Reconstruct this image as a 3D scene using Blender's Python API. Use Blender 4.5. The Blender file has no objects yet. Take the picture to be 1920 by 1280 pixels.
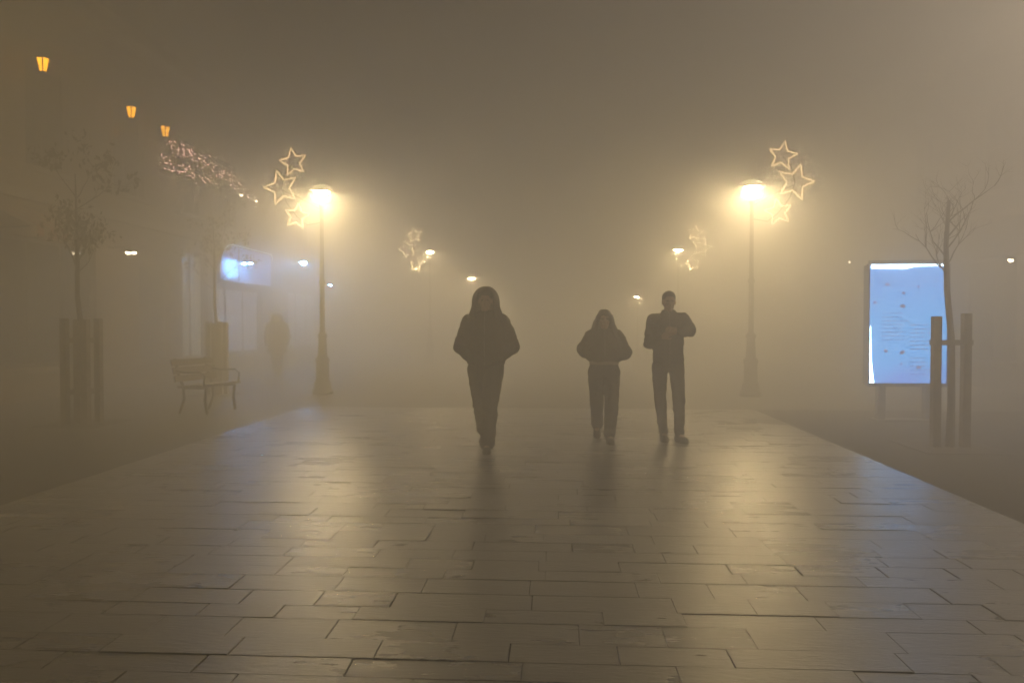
import bpy, bmesh, math, random
from mathutils import Vector, Matrix, Euler
random.seed(11)
S = bpy.context.scene
COL = S.collection

# ------------------------------------------------------------------ camera
F_PX, W_PX, H_PX = 1387.0, 1920.0, 1280.0
CAM_H = 1.38
cam = bpy.data.cameras.new('camera')
cam.sensor_width = 36.0
cam.lens = 36.0 * F_PX / W_PX
cam.clip_start, cam.clip_end = 0.05, 400
camo = bpy.data.objects.new('camera', cam)
camo.location = (0, 0, CAM_H)
camo.rotation_euler = Euler((math.radians(90 - 1.24), 0, math.radians(3.3)), 'XYZ')
COL.objects.link(camo)
S.camera = camo

# ------------------------------------------------------------------ world: night sky, glow of a town above the fog
w = bpy.data.worlds.new('World'); S.world = w; w.use_nodes = True
nt = w.node_tree; nt.nodes.clear()
sky = nt.nodes.new('ShaderNodeTexSky'); sky.sky_type = 'NISHITA'; sky.sun_disc = False
sky.sun_elevation = math.radians(-8); sky.sun_rotation = math.radians(0)
b1 = nt.nodes.new('ShaderNodeBackground'); b1.inputs[1].default_value = 0.05
nt.links.new(sky.outputs[0], b1.inputs[0])
b2 = nt.nodes.new('ShaderNodeBackground'); b2.inputs[0].default_value = (1.0, 0.88, 0.76, 1); b2.inputs[1].default_value = 0.022
ad = nt.nodes.new('ShaderNodeAddShader'); wo = nt.nodes.new('ShaderNodeOutputWorld')
nt.links.new(b1.outputs[0], ad.inputs[0]); nt.links.new(b2.outputs[0], ad.inputs[1]); nt.links.new(ad.outputs[0], wo.inputs[0])

S.view_settings.view_transform = 'Standard'
S.view_settings.look = 'None'
S.view_settings.exposure = 0.0
S.view_settings.gamma = 1.0
S.view_settings.use_curve_mapping = False
S.cycles.use_denoising = True
S.cycles.volume_bounces = 1
S.cycles.max_bounces = 6
S.cycles.diffuse_bounces = 2
S.cycles.glossy_bounces = 2
S.cycles.sample_clamp_indirect = 4.0
S.cycles.caustics_reflective = False
S.cycles.caustics_refractive = False

# main light settings (lamps are built with their posts below)
LAMP_POWER = 4100.0
LAMP_COL = (1.0, 0.74, 0.37)
FOG_DENSITY = 0.14
FOG_G = 0.42

# ------------------------------------------------------------------ helpers
R3 = camo.rotation_euler.to_matrix()
def ray(px, py):
    return R3 @ Vector(((px - 960) / F_PX, -(py - 640) / F_PX, -1))
def on_ground(px, py):
    d = ray(px, py); t = -CAM_H / d.z
    return Vector((0, 0, CAM_H)) + d * t
def on_y(px, py, y):
    d = ray(px, py); return Vector((0, 0, CAM_H)) + d * (y / d.y)
def on_x(px, py, x):
    d = ray(px, py); return Vector((0, 0, CAM_H)) + d * (x / d.x)
def on_h(px, py, h):
    d = ray(px, py); return Vector((0, 0, CAM_H)) + d * ((h - CAM_H) / d.z)

class MB:
    def __init__(s): s.v = []; s.f = []
    def add(s, vs, fs):
        n = len(s.v); s.v += [tuple(v) for v in vs]; s.f += [tuple(i + n for i in f) for f in fs]; return s
    def box(s, c, size, rot=None):
        hx, hy, hz = [a / 2 for a in size]
        vs = [Vector((x, y, z)) for z in (-hz, hz) for y in (-hy, hy) for x in (-hx, hx)]
        if rot is not None: vs = [rot @ v for v in vs]
        c = Vector(c)
        return s.add([v + c for v in vs], [(0,2,3,1),(4,5,7,6),(0,1,5,4),(2,6,7,3),(0,4,6,2),(1,3,7,5)])
    def lathe(s, prof, n=20, c=(0,0,0)):
        c = Vector(c); vs = []; fs = []
        for r, z in prof:
            for k in range(n):
                a = 2 * math.pi * k / n
                vs.append(c + Vector((r * math.cos(a), r * math.sin(a), z)))
        m = len(prof)
        for i in range(m - 1):
            for k in range(n):
                k2 = (k + 1) % n
                fs.append((i*n+k, i*n+k2, (i+1)*n+k2, (i+1)*n+k))
        fs.append(tuple(range(n))[::-1]); fs.append(tuple((m-1)*n+k for k in range(n)))
        return s.add(vs, fs)
    def tube(s, pts, rad, n=6, closed=False):
        pts = [Vector(p) for p in pts]; m = len(pts)
        if not isinstance(rad, (list, tuple)): rad = [rad] * m
        vs = []; fs = []
        for i, p in enumerate(pts):
            if closed: t = pts[(i+1) % m] - pts[i-1]
            else: t = pts[min(i+1, m-1)] - pts[max(i-1, 0)]
            t.normalize()
            up = Vector((0,0,1)) if abs(t.z) < 0.9 else Vector((0,1,0))
            a = t.cross(up).normalized(); b = t.cross(a)
            for k in range(n):
                an = 2 * math.pi * k / n
                vs.append(p + (a * math.cos(an) + b * math.sin(an)) * rad[i])
        for i in range(m if closed else m - 1):
            j = (i + 1) % m
            for k in range(n):
                k2 = (k + 1) % n
                fs.append((i*n+k, i*n+k2, j*n+k2, j*n+k))
        if not closed:
            fs.append(tuple(range(n))[::-1]); fs.append(tuple((m-1)*n+k for k in range(n)))
        return s.add(vs, fs)
    def ball(s, c, r, rot=None, nu=14, nv=9):
        c = Vector(c)
        if not isinstance(r, (tuple, list)): r = (r, r, r)
        vs = []; fs = []
        def put(x, y, z):
            v = Vector((x*r[0], y*r[1], z*r[2]))
            vs.append((rot @ v if rot is not None else v) + c)
        put(0, 0, -1)
        for i in range(1, nv):
            ph = -math.pi/2 + math.pi*i/nv
            for k in range(nu):
                a = 2*math.pi*k/nu
                put(math.cos(ph)*math.cos(a), math.cos(ph)*math.sin(a), math.sin(ph))
        put(0, 0, 1); top = len(vs) - 1
        for k in range(nu):
            k2 = (k+1) % nu
            fs.append((0, 1+k2, 1+k)); fs.append((top, 1+(nv-2)*nu+k, 1+(nv-2)*nu+k2))
            for i in range(nv-2):
                fs.append((1+i*nu+k, 1+i*nu+k2, 1+(i+1)*nu+k2, 1+(i+1)*nu+k))
        return s.add(vs, fs)
    def capsule(s, p0, r0, p1, r1, n=12):
        p0, p1 = Vector(p0), Vector(p1); t = (p1 - p0).normalized()
        pts = [p0 - t*r0*0.97, p0 - t*r0*0.7, p0 - t*r0*0.3, p0, p1, p1 + t*r1*0.3, p1 + t*r1*0.7, p1 + t*r1*0.97]
        rr = [r0*0.25, r0*0.71, r0*0.95, r0, r1, r1*0.95, r1*0.71, r1*0.25]
        return s.tube(pts, rr, n)
    def loft(s, rings, n=20, power=2.0):   # rings (z, rx, ry, cx, cy)
        vs = []; fs = []
        for z, rx, ry, cx, cy in rings:
            for k in range(n):
                a = 2*math.pi*k/n; ca, sa = math.cos(a), math.sin(a)
                e = 2.0 / power
                vs.append((cx + rx*math.copysign(abs(ca)**e, ca), cy + ry*math.copysign(abs(sa)**e, sa), z))
        m = len(rings)
        for i in range(m-1):
            for k in range(n):
                k2 = (k+1) % n
                fs.append((i*n+k, i*n+k2, (i+1)*n+k2, (i+1)*n+k))
        fs.append(tuple(range(n))[::-1]); fs.append(tuple((m-1)*n+k for k in range(n)))
        return s.add(vs, fs)
    def mesh(s, name):
        me = bpy.data.meshes.new(name); me.from_pydata(s.v, [], s.f); me.update(); return me
    def build(s, name, mat, parent=None, smooth=False):
        me = s.mesh(name); me.materials.append(mat)
        if smooth: me.polygons.foreach_set('use_smooth', [True]*len(me.polygons))
        return link(name, me, parent)

def link(name, me, parent=None):
    o = bpy.data.objects.new(name, me); COL.objects.link(o)
    if parent is not None: o.parent = parent
    return o
def tag(o, label=None, cat=None, group=None, kind=None):
    if label: o['label'] = label
    if cat: o['category'] = cat
    if group: o['group'] = group
    if kind: o['kind'] = kind
    return o
def thing(name, label, cat, loc=(0,0,0), rz=0, group=None):
    o = bpy.data.objects.new(name, None); COL.objects.link(o)
    o.empty_display_size = 0.2
    o.location = loc; o.rotation_euler = (0, 0, rz)
    return tag(o, label, cat, group)
def copy_tree(o, parent=None):
    c = o.copy(); COL.objects.link(c); c.parent = parent
    for ch in list(o.children): copy_tree(ch, c)
    return c

# ------------------------------------------------------------------ materials
def mat(name, col, rough=0.7, metal=0.0, var=0.25, scale=6.0, bump=0.0, bscale=40.0, spec=0.5, coat=0.0):
    m = bpy.data.materials.new(name); m.use_nodes = True
    n = m.node_tree.nodes; l = m.node_tree.links; p = n['Principled BSDF']
    tc = n.new('ShaderNodeTexCoord')
    no = n.new('ShaderNodeTexNoise'); no.inputs['Scale'].default_value = scale; no.inputs['Detail'].default_value = 6
    l.new(tc.outputs['Object'], no.inputs['Vector'])
    rp = n.new('ShaderNodeValToRGB')
    lo = [max(0, c*(1-var)) for c in col]; hi = [min(1, c*(1+var)) for c in col]
    rp.color_ramp.elements[0].position = 0.3; rp.color_ramp.elements[1].position = 0.7
    rp.color_ramp.elements[0].color = (*lo, 1); rp.color_ramp.elements[1].color = (*hi, 1)
    l.new(no.outputs['Fac'], rp.inputs['Fac']); l.new(rp.outputs['Color'], p.inputs['Base Color'])
    p.inputs['Roughness'].default_value = rough; p.inputs['Metallic'].default_value = metal
    p.inputs['Specular IOR Level'].default_value = spec
    if bump > 0:
        nb = n.new('ShaderNodeTexNoise'); nb.inputs['Scale'].default_value = bscale; nb.inputs['Detail'].default_value = 5
        l.new(tc.outputs['Object'], nb.inputs['Vector'])
        bp = n.new('ShaderNodeBump'); bp.inputs['Strength'].default_value = bump; bp.inputs['Distance'].default_value = 0.02
        l.new(nb.outputs['Fac'], bp.inputs['Height']); l.new(bp.outputs['Normal'], p.inputs['Normal'])
    return m
def emit(name, col, strength, sampling='AUTO'):
    m = bpy.data.materials.new(name); m.use_nodes = True
    p = m.node_tree.nodes['Principled BSDF']
    p.inputs['Base Color'].default_value = (0.8, 0.8, 0.8, 1); p.inputs['Roughness'].default_value = 0.5
    p.inputs['Emission Color'].default_value = (*col, 1); p.inputs['Emission Strength'].default_value = strength
    m.cycles.emission_sampling = sampling
    return m

def paving_material():
    m = bpy.data.materials.new('wet_stone_paving'); m.use_nodes = True
    n = m.node_tree.nodes; l = m.node_tree.links; p = n['Principled BSDF']
    geo = n.new('ShaderNodeNewGeometry'); oi = n.new('ShaderNodeObjectInfo')
    addr = n.new('ShaderNodeMath'); addr.operation = 'ADD'
    l.new(geo.outputs['Random Per Island'], addr.inputs[0]); l.new(oi.outputs['Random'], addr.inputs[1])
    fr = n.new('ShaderNodeMath'); fr.operation = 'FRACT'; l.new(addr.outputs[0], fr.inputs[0])
    mp = n.new('ShaderNodeMapping'); mp.inputs['Scale'].default_value = (0.55, 2.2, 1)
    l.new(geo.outputs['Position'], mp.inputs['Vector'])
    n1 = n.new('ShaderNodeTexNoise'); n1.inputs['Scale'].default_value = 5; n1.inputs['Detail'].default_value = 8; n1.inputs['Roughness'].default_value = 0.6
    l.new(mp.outputs[0], n1.inputs['Vector'])
    n2 = n.new('ShaderNodeTexNoise'); n2.inputs['Scale'].default_value = 1.1; n2.inputs['Detail'].default_value = 4
    l.new(geo.outputs['Position'], n2.inputs['Vector'])
    # colour: grey-beige stone, a little different from slab to slab
    cr = n.new('ShaderNodeValToRGB')
    cr.color_ramp.elements[0].color = (0.016, 0.015, 0.013, 1); cr.color_ramp.elements[1].color = (0.05, 0.046, 0.040, 1)
    mx = n.new('ShaderNodeMath'); mx.operation = 'MULTIPLY_ADD'; mx.inputs[1].default_value = 0.45
    l.new(fr.outputs[0], mx.inputs[0])
    sc = n.new('ShaderNodeMath'); sc.operation = 'MULTIPLY'; sc.inputs[1].default_value = 0.6; l.new(n1.outputs['Fac'], sc.inputs[0])
    l.new(sc.outputs[0], mx.inputs[2]); l.new(mx.outputs[0], cr.inputs['Fac']); l.new(cr.outputs['Color'], p.inputs['Base Color'])
    # wetness: roughness from big patches, the slab and the grain
    a1 = n.new('ShaderNodeMath'); a1.operation = 'MULTIPLY_ADD'; a1.inputs[1].default_value = 0.20; a1.inputs[2].default_value = 0.09
    l.new(n2.outputs['Fac'], a1.inputs[0])
    a2 = n.new('ShaderNodeMath'); a2.operation = 'MULTIPLY_ADD'; a2.inputs[1].default_value = 0.07
    l.new(fr.outputs[0], a2.inputs[0]); l.new(a1.outputs[0], a2.inputs[2])
    a3 = n.new('ShaderNodeMath'); a3.operation = 'MULTIPLY_ADD'; a3.inputs[1].default_value = 0.16
    l.new(n1.outputs['Fac'], a3.inputs[0]); l.new(a2.outputs[0], a3.inputs[2])
    l.new(a3.outputs[0], p.inputs['Roughness'])
    n3 = n.new('ShaderNodeTexNoise'); n3.inputs['Scale'].default_value = 22; n3.inputs['Detail'].default_value = 6; n3.inputs['Roughness'].default_value = 0.62
    l.new(mp.outputs[0], n3.inputs['Vector'])
    bp = n.new('ShaderNodeBump'); bp.inputs['Strength'].default_value = 0.38; bp.inputs['Distance'].default_value = 0.012
    l.new(n3.outputs['Fac'], bp.inputs['Height']); l.new(bp.outputs['Normal'], p.inputs['Normal'])
    p.inputs['Specular IOR Level'].default_value = 1.0; p.inputs['IOR'].default_value = 1.7
    p.inputs['Coat Weight'].default_value = 0.9; p.inputs['Coat IOR'].default_value = 1.55          # film of damp
    l.new(a3.outputs[0], p.inputs['Coat Roughness']); l.new(bp.outputs['Normal'], p.inputs['Coat Normal'])
    return m

M = {}
M['paving'] = paving_material()
M['bed'] = mat('dark_joint_sand', (0.045, 0.04, 0.034), 0.9, bump=0.3)
M['asphalt'] = mat('dark_asphalt', (0.030, 0.028, 0.027), 0.85, var=0.35, scale=3, bump=0.6, bscale=90, spec=0.25)
M['wet_asphalt'] = mat('damp_asphalt', (0.030, 0.028, 0.025), 0.46, var=0.35, scale=3, bump=0.4, bscale=90, spec=1.0)
M['iron'] = mat('dark_painted_iron', (0.018, 0.019, 0.018), 0.5, metal=0.0, bump=0.05)
M['wood'] = mat('weathered_wood', (0.14, 0.115, 0.095), 0.75, var=0.4, scale=9, bump=0.3)
M['bench_wood'] = mat('varnished_bench_wood', (0.13, 0.105, 0.085), 0.45, var=0.3, scale=9, bump=0.15)
M['bark'] = mat('tree_bark', (0.05, 0.038, 0.028), 0.9, var=0.4, scale=14, bump=0.6)
M['leaf'] = mat('dry_leaf', (0.07, 0.065, 0.03), 0.7, var=0.4)
M['soil'] = mat('tree_pit_soil', (0.03, 0.022, 0.015), 0.95, bump=0.8, bscale=25)
M['kerbstone'] = mat('pale_kerb_stone', (0.045, 0.042, 0.04), 0.8, var=0.15, bump=0.2)
M['wall_ochre'] = mat('ochre_plaster', (0.20, 0.15, 0.095), 0.9, var=0.15, scale=1.5, bump=0.15)
M['wall_grey'] = mat('grey_plaster', (0.19, 0.18, 0.165), 0.9, var=0.15, scale=1.5, bump=0.15)
M['wall_brown'] = mat('brown_plaster', (0.14, 0.10, 0.075), 0.9, var=0.15, scale=1.5, bump=0.15)
M['trim'] = mat('pale_stone_trim', (0.30, 0.27, 0.22), 0.8, var=0.12)
M['frame'] = mat('dark_window_frame', (0.05, 0.042, 0.035), 0.5)
M['glass'] = mat('dark_window_glass', (0.02, 0.022, 0.025), 0.08, var=0.1, spec=0.6)
M['kiosk'] = mat('grey_kiosk_metal', (0.16, 0.165, 0.17), 0.4, metal=0.4)
M['awning'] = mat('faded_red_awning_cloth', (0.33, 0.12, 0.09), 0.9, var=0.2)
M['lamp_glow'] = emit('lamp_diffuser_light', LAMP_COL, LAMP_POWER)
M['star'] = emit('star_rope_light', (1.0, 0.62, 0.26), 16.0, 'NONE')
M['star_far'] = emit('far_star_rope_light', (1.0, 0.66, 0.30), 95.0, 'NONE')
M['amber'] = emit('amber_lantern_light', (1.0, 0.40, 0.008), 13.0)
M['warm_small'] = emit('warm_wall_light', (1.0, 0.78, 0.48), 80.0)
M['blue_lamp'] = emit('blue_white_light', (0.16, 0.46, 1.0), 4000.0)
M['fairy'] = emit('pink_fairy_light', (1.0, 0.52, 0.40), 55.0, 'NONE')

# ------------------------------------------------------------------ setting: ground, paving, side strips
XL, XR = -4.25, 3.27
Y0, Y1 = -5.0, 12.4
YE = 96.0
g = MB().box((0, 44, -0.10), (46, 112, 0.05)).build('ground', M['asphalt']); tag(g, kind='structure')
pv = MB().box(((XL+XR)/2, (Y0+Y1)/2, -0.040), (XR-XL-0.004, Y1-Y0, 0.06)).build('pavement', M['bed'])
tag(pv, 'wide wet stone slab walkway between two dark strips', 'pavement', kind='structure')
a = MB().box((0, (Y1+YE)/2, -0.042), (44.5, YE-Y1-0.01, 0.06)).build('cross_street', M['wet_asphalt']); tag(a, kind='structure')
a = MB().box((XL-9.0, (Y0+Y1)/2, -0.042), (17.98, Y1-Y0, 0.06)).build('side_strip_left', M['wet_asphalt']); tag(a, kind='structure')
a = MB().box((XR+9.0, (Y0+Y1)/2, -0.042), (17.98, Y1-Y0, 0.06)).build('side_strip_right', M['asphalt']); tag(a, kind='structure')

def slab_geo(lx, ly, th=0.05, ch=0.002):
    x, y = lx/2, ly/2
    vs = []
    for z, i in ((-th, 0), (-ch, 0), (0, ch)):
        vs += [(-x+i, -y+i, z), (x-i, -y+i, z), (x-i, y-i, z), (-x+i, y-i, z)]
    fs = [(8, 9, 10, 11)]
    for a_ in (0, 4):
        for k in range(4):
            k2 = (k+1) % 4
            fs.append((a_+k, a_+k2, a_+4+k2, a_+4+k))
    return vs, fs
rs = random.Random(5)
slabs = []
y = Y0 + 0.1
while y < Y1 - 0.1:
    d = rs.choice((0.16, 0.18, 0.20, 0.22))
    x = XL
    first = True
    while x < XR - 0.01:
        L = rs.choice((0.38, 0.46, 0.56, 0.62, 0.70))
        if first: L = rs.choice((0.3, 0.38, 0.46, 0.56)); first = False
        if XR - (x + L) < 0.3: L = round(XR - x, 3)
        slabs.append((x + L/2, y + d/2, L, d))
        x += L
    y += d
vis = []
for s_ in slabs:
    p = Vector((s_[0], s_[1], 0)) - Vector((0, 0, CAM_H))
    q = R3.transposed() @ p
    if q.z < -0.5:
        u = 960 + F_PX*q.x/-q.z; v = 640 - F_PX*q.y/-q.z
        if -60 < u < 1980 and v < 1340: vis.append((s_[1], s_))
vis.sort(key=lambda t: t[0])
near = set(id(t[1]) for t in vis[:298])
cache = {}
st = MB()
for s_ in slabs:
    cx, cy, L, d = s_
    gx, gy = 0.002+0.009*rs.random()**2.0, 0.0015+0.006*rs.random()**4
    dz = rs.gauss(0, 0.0012); tx = rs.gauss(0, 0.0026); ty = rs.gauss(0, 0.0022)
    if id(s_) in near:
        key = (round(L, 3), round(d, 3), rs.randint(0, 1))
        if key not in cache:
            vs, fs = slab_geo(L-gx, d-gy)
            me = bpy.data.meshes.new('paving_slab'); me.from_pydata(vs, [], fs); me.update(); me.materials.append(M['paving'])
            cache[key] = me
        o = link('paving_slab', cache[key], pv)
        o.location = (cx, cy, dz); o.rotation_euler = (tx, ty, rs.gauss(0, 0.002))
    else:
        vs, fs = slab_geo(L-gx, d-gy)
        st.add([(cx+v[0], cy+v[1], v[2]+dz+tx*v[1]-ty*v[0]) for v in vs], fs)
o = st.build('paving_slabs', M['paving'], pv); tag(o, kind='stuff')

# ------------------------------------------------------------------ street lamps
def make_lamp(label):
    t = thing('street_lamp', label, 'street lamp', group='street lamps lining the walkway')
    MB().lathe([(0.21,0.0),(0.21,0.06),(0.175,0.09),(0.165,0.22),(0.135,0.27),(0.125,0.62),(0.142,0.66),(0.142,0.70),(0.095,0.76),(0.078,1.12),(0.098,1.15),(0.098,1.19),(0.058,1.24)], 16).build('base', M['iron'], t, True)
    MB().lathe([(0.052,1.22),(0.047,2.2),(0.064,2.22),(0.064,2.27),(0.044,2.30),(0.036,3.74),(0.055,3.76),(0.055,3.80),(0.03,3.84)], 14).build('pole', M['iron'], t, True)
    y_ = MB()                         # yoke that carries the head
    for sgn in (-1, 1):
        y_.tube([(sgn*0.03,0,3.80),(sgn*0.20,0,3.85),(sgn*0.24,0,3.95),(sgn*0.252,0,4.08)], 0.011, 6)
    y_.build('yoke', M['iron'], t, True)
    MB().lathe([(0.265,4.066),(0.27,4.071),(0.26,4.087),(0.20,4.15),(0.10,4.19),(0.03,4.205),(0.02,4.23),(0.004,4.24)], 20).build('hood', M['iron'], t, True)
    MB().lathe([(0.02,4.005),(0.08,4.015),(0.13,4.045),(0.165,4.09),(0.17,4.155)], 14).build('diffuser', M['lamp_glow'], t, True)
    return t
LAMP_H = 4.08
lamp0 = make_lamp('lit street lamp carrying the star lights beside the lit blue shop window')
spots = [
    ((603, 362), 14.7, None),
    ((1410, 352), 14.7, 'lit street lamp carrying the star lights near the glowing notice board'),
    ((806, 471), None, 'smaller lit street lamp with faint stars, behind the one by the blue shop window'),
    ((1272, 468), None, 'smaller lit street lamp with faint stars, behind the short-haired walker'),
    ((883, 521), 27.0, 'tiny distant lit street lamp just above the hooded walker'),
    ((930, 561), 29.0, 'farthest lit street lamp at the ear of the hooded walker'),
    ((1195, 556), 28.5, 'dim distant street lamp between the two walkers who go side by side'),
]
lamp_pos = []
for i, (px, yy, lab) in enumerate(spots):
    p = on_y(px[0], px[1], yy) if yy else on_h(px[0], px[1], LAMP_H)
    o = lamp0 if i == 0 else copy_tree(lamp0)
    if lab: o['label'] = lab
    o.location = (p.x, p.y, p.z - LAMP_H - 0.0)
    o.location.z = 0
    if yy and yy > 20: o.scale = [p.z/LAMP_H]*3          # lower lamps farther down the walkway
    lamp_pos.append(Vector((p.x, p.y, 0)))
# ------------------------------------------------------------------ star decorations hanging on the lamps
def star_pts(c, R, rot, r=0.46):
    pts = []
    for k in range(10):
        rr = R if k % 2 == 0 else R * r
        a_ = math.radians(rot + 36*k)
        pts.append((c[0] + rr*math.cos(a_), 0, c[1] + rr*math.sin(a_)))
    return pts
def dense(pts, n=4):
    out = []
    for i, p in enumerate(pts):
        q = pts[(i+1) % len(pts)]
        for k in range(n): out.append(tuple(p[j] + (q[j]-p[j])*k/n for j in range(3)))
    return out
def make_stars(side, label, sm='star'):
    t = thing('star_decoration', label, 'light decoration', group='star decorations on the street lamps')
    for (cx, cz, R, rot) in ((0.57, 4.66, 0.285, 8), (0.82, 4.15, 0.36, 2), (0.50, 3.58, 0.27, 100)):
        s_ = MB().tube(dense(star_pts((cx*side, cz), R, rot if side > 0 else 180-rot)), 0.007, 5, True).build('star', M[sm], t)
    fr = MB()
    fr.tube([(0.0,0.0,3.45),(0.30*side,0.02,3.40),(0.50*side,0.02,3.56)], 0.012, 5)
    fr.tube([(0.50*side,0.02,3.56),(0.72*side,0.02,3.85),(0.82*side,0.02,4.15),(0.75*side,0.02,4.45),(0.57*side,0.02,4.66)], 0.009, 5)
    fr.tube([(0.0,0.0,3.7),(0.45*side,0.02,3.95),(0.80*side,0.02,4.1)], 0.009, 5)
    fr.build('bracket', M['iron'], t)
    return t
labs = ['three glowing outline stars on the lamp beside the blue shop window', 'three glowing outline stars on the lamp near the glowing notice board',
        'faint small cluster of outline stars on the lamp behind the blue shop window lamp', 'faint small cluster of outline stars on the lamp behind the short-haired walker']
for i in range(4):
    s_ = make_stars(-1 if i % 2 == 0 else 1, labs[i], 'star' if i < 2 else 'star_far'); s_.location = lamp_pos[i]
    s_.location.y -= 0.02

# ------------------------------------------------------------------ buildings
def facade(t, xf, sgn, y0, y1, H, openings, wall, depth=0.35):
    """wall in the plane x = xf that faces the street (sgn = +1: street on +x side)"""
    ys = sorted(set([y0, y1] + [v for o_ in openings for v in o_[:2]]))
    zs = sorted(set([0.0, H] + [v for o_ in openings for v in o_[2:4]]))
    def solid(i, j):
        if i < 0 or j < 0 or i >= len(ys)-1 or j >= len(zs)-1: return None
        cy, cz = (ys[i]+ys[i+1])/2, (zs[j]+zs[j+1])/2
        return not any(o_[0] < cy < o_[1] and o_[2] < cz < o_[3] for o_ in openings)
    b = MB(); xb = xf - sgn*depth
    for i in range(len(ys)-1):
        for j in range(len(zs)-1):
            if not solid(i, j): continue
            ya, yb, za, zb = ys[i], ys[i+1], zs[j], zs[j+1]
            b.add([(xf,ya,za),(xf,yb,za),(xf,yb,zb),(xf,ya,zb)], [(0,1,2,3)])
            b.add([(xb,ya,za),(xb,yb,za),(xb,yb,zb),(xb,ya,zb)], [(3,2,1,0)])
            for di, dj, q in ((-1,0,((ya,za),(ya,zb))), (1,0,((yb,za),(yb,zb))), (0,-1,((ya,za),(yb,za))), (0,1,((ya,zb),(yb,zb)))):
                if not solid(i+di, j+dj):
                    (p1, q1), (p2, q2) = q
                    b.add([(xf,p1,q1),(xb,p1,q1),(xb,p2,q2),(xf,p2,q2)], [(0,1,2,3)])
    b.build('wall', wall, t)
    # body behind the front
    xo = xf - sgn*5.0
    MB().box(((xb-sgn*0.01+xo)/2, (y0+y1)/2, H/2), (abs(xb-xo)-1.2, y1-y0, H)).build('rear_block', wall, t)
    return xb
def window(t, xf, sgn, o_, glassmat, bars=(2, 2), sill=True, recess=0.16):
    ya, yb, za, zb = o_[:4]; xg = xf - sgn*recess
    f = MB(); w_ = 0.07
    for yy in (ya+w_/2+0.003, yb-w_/2-0.003): f.box((xg, yy, (za+zb)/2), (0.06, w_, zb-za-0.006))
    for zz in (za+w_/2+0.003, zb-w_/2-0.003): f.box((xg, (ya+yb)/2, zz), (0.058, yb-ya-2*w_-0.006, w_))
    nx, nz = bars
    for k in range(1, nx): f.box((xg, ya+(yb-ya)*k/nx, (za+zb)/2), (0.052, 0.05, zb-za-2*w_-0.006))
    for k in range(1, nz): f.box((xg, (ya+yb)/2, za+(zb-za)*k/nz), (0.047, yb-ya-2*w_-0.006, 0.045))
    fo = f.build('window', M['frame'], t)
    for a_ in range(nx):
        for c_ in range(nz):
            p1, p2 = ya+(yb-ya)*a_/nx+0.03, ya+(yb-ya)*(a_+1)/nx-0.03
            q1, q2 = za+(zb-za)*c_/nz+0.03, za+(zb-za)*(c_+1)/nz-0.03
            MB().box((xg-sgn*0.012, (p1+p2)/2, (q1+q2)/2), (0.012, p2-p1, q2-q1)).build('pane', glassmat, fo)
    if sill:
        MB().box((xf+sgn*0.03, (ya+yb)/2, za-0.05), (0.24, yb-ya+0.2, 0.09)).build('sill', M['trim'], fo)
def building(label, xf, sgn, y0, y1, H, wall, shop, upper_n, lit=None):
    t = thing('town_house', label, 'building', (0, 0, 0))
    ops = list(shop)
    n = upper_n; step = (y1-y0)/n
    ups = []
    for fl in (4.3,):
        for k in range(n):
            c = y0 + step*(k+0.5); ups.append((c-0.6, c+0.6, fl, fl+2.0))
    facade(t, xf, sgn, y0, y1, H, ops+ups, wall)
    for o_ in ups: window(t, xf, sgn, o_, M['glass'])
    for k, o_ in enumerate(ops):
        if o_[2] < 0.02:            # door
            xg = xf - sgn*0.2
            d = MB().box((xg, (o_[0]+o_[1])/2, (o_[2]+o_[3])/2), (0.06, o_[1]-o_[0]-0.02, o_[3]-o_[2]-0.02)).build('door', M['frame'], t)
            MB().box((xg+sgn*0.04, (o_[0]+o_[1])/2, 1.75), (0.02, (o_[1]-o_[0])*0.6, 1.1)).build('pane', M['glass'], d)
            MB().tube([(xg+sgn*0.08, o_[0]+0.14, 0.95), (xg+sgn*0.08, o_[0]+0.14, 1.25)], 0.015).build('handle', M['kiosk'], d)
        else:
            gm = (lit or {}).get(k, M['glass'])
            window(t, xf, sgn, o_, gm, bars=(3 if o_[1]-o_[0] > 2.5 else 2, 1), sill=True)
    MB().box((xf+sgn*0.10, (y0+y1)/2, 3.72), (0.22, y1-y0-0.01, 0.16)).build('string_course', M['trim'], t)
    MB().box((xf+sgn*0.17, (y0+y1)/2, H-0.12), (0.40, y1-y0-0.01, 0.26)).build('cornice', M['trim'], t)
    MB().box((xf+sgn*0.04, (y0+y1)/2, 0.2), (0.09, y1-y0-0.01, 0.399)).build('plinth', M['trim'], t) if not any(o_[2] < 0.02 for o_ in ops) else None
    return t
XB = -9.6
lit_pane = emit('lit_shop_pane', (0.50, 0.62, 1.0), 1.0)
lit_pane2 = emit('dim_shop_pane', (0.70, 0.85, 0.80), 0.35)
building('ochre plaster town house with amber lanterns along its front', XB, 1, 1.5, 20.3, 7.9, M['wall_ochre'],
         [(2.6,5.4,0.6,3.0),(7.0,9.6,0.6,3.2),(10.4,11.5,0.0,2.5),(12.2,15.0,0.6,3.0),(16.6,18.0,0.6,2.8),(18.6,20.0,0.5,3.3)], 7, {5: lit_pane2})
building('grey shop house with blue lights over its lit window front', XB-0.3, 1, 20.3, 33.5, 7.7, M['wall_grey'],
         [(20.8,24.6,0.5,2.55),(25.2,26.4,0.0,2.6),(27.0,30.6,0.5,2.7),(31.2,33.0,0.6,2.8)], 4, {0: lit_pane, 2: lit_pane})
building('brown town house behind the distant lamps, past the blue lit shop', XB-0.1, 1, 33.5, 52.0, 7.6, M['wall_brown'],
         [(34.5,37.5,0.6,2.9),(38.5,39.7,0.0,2.5),(41.0,44.0,0.6,2.9),(46,49,0.6,2.9)], 6)
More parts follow.
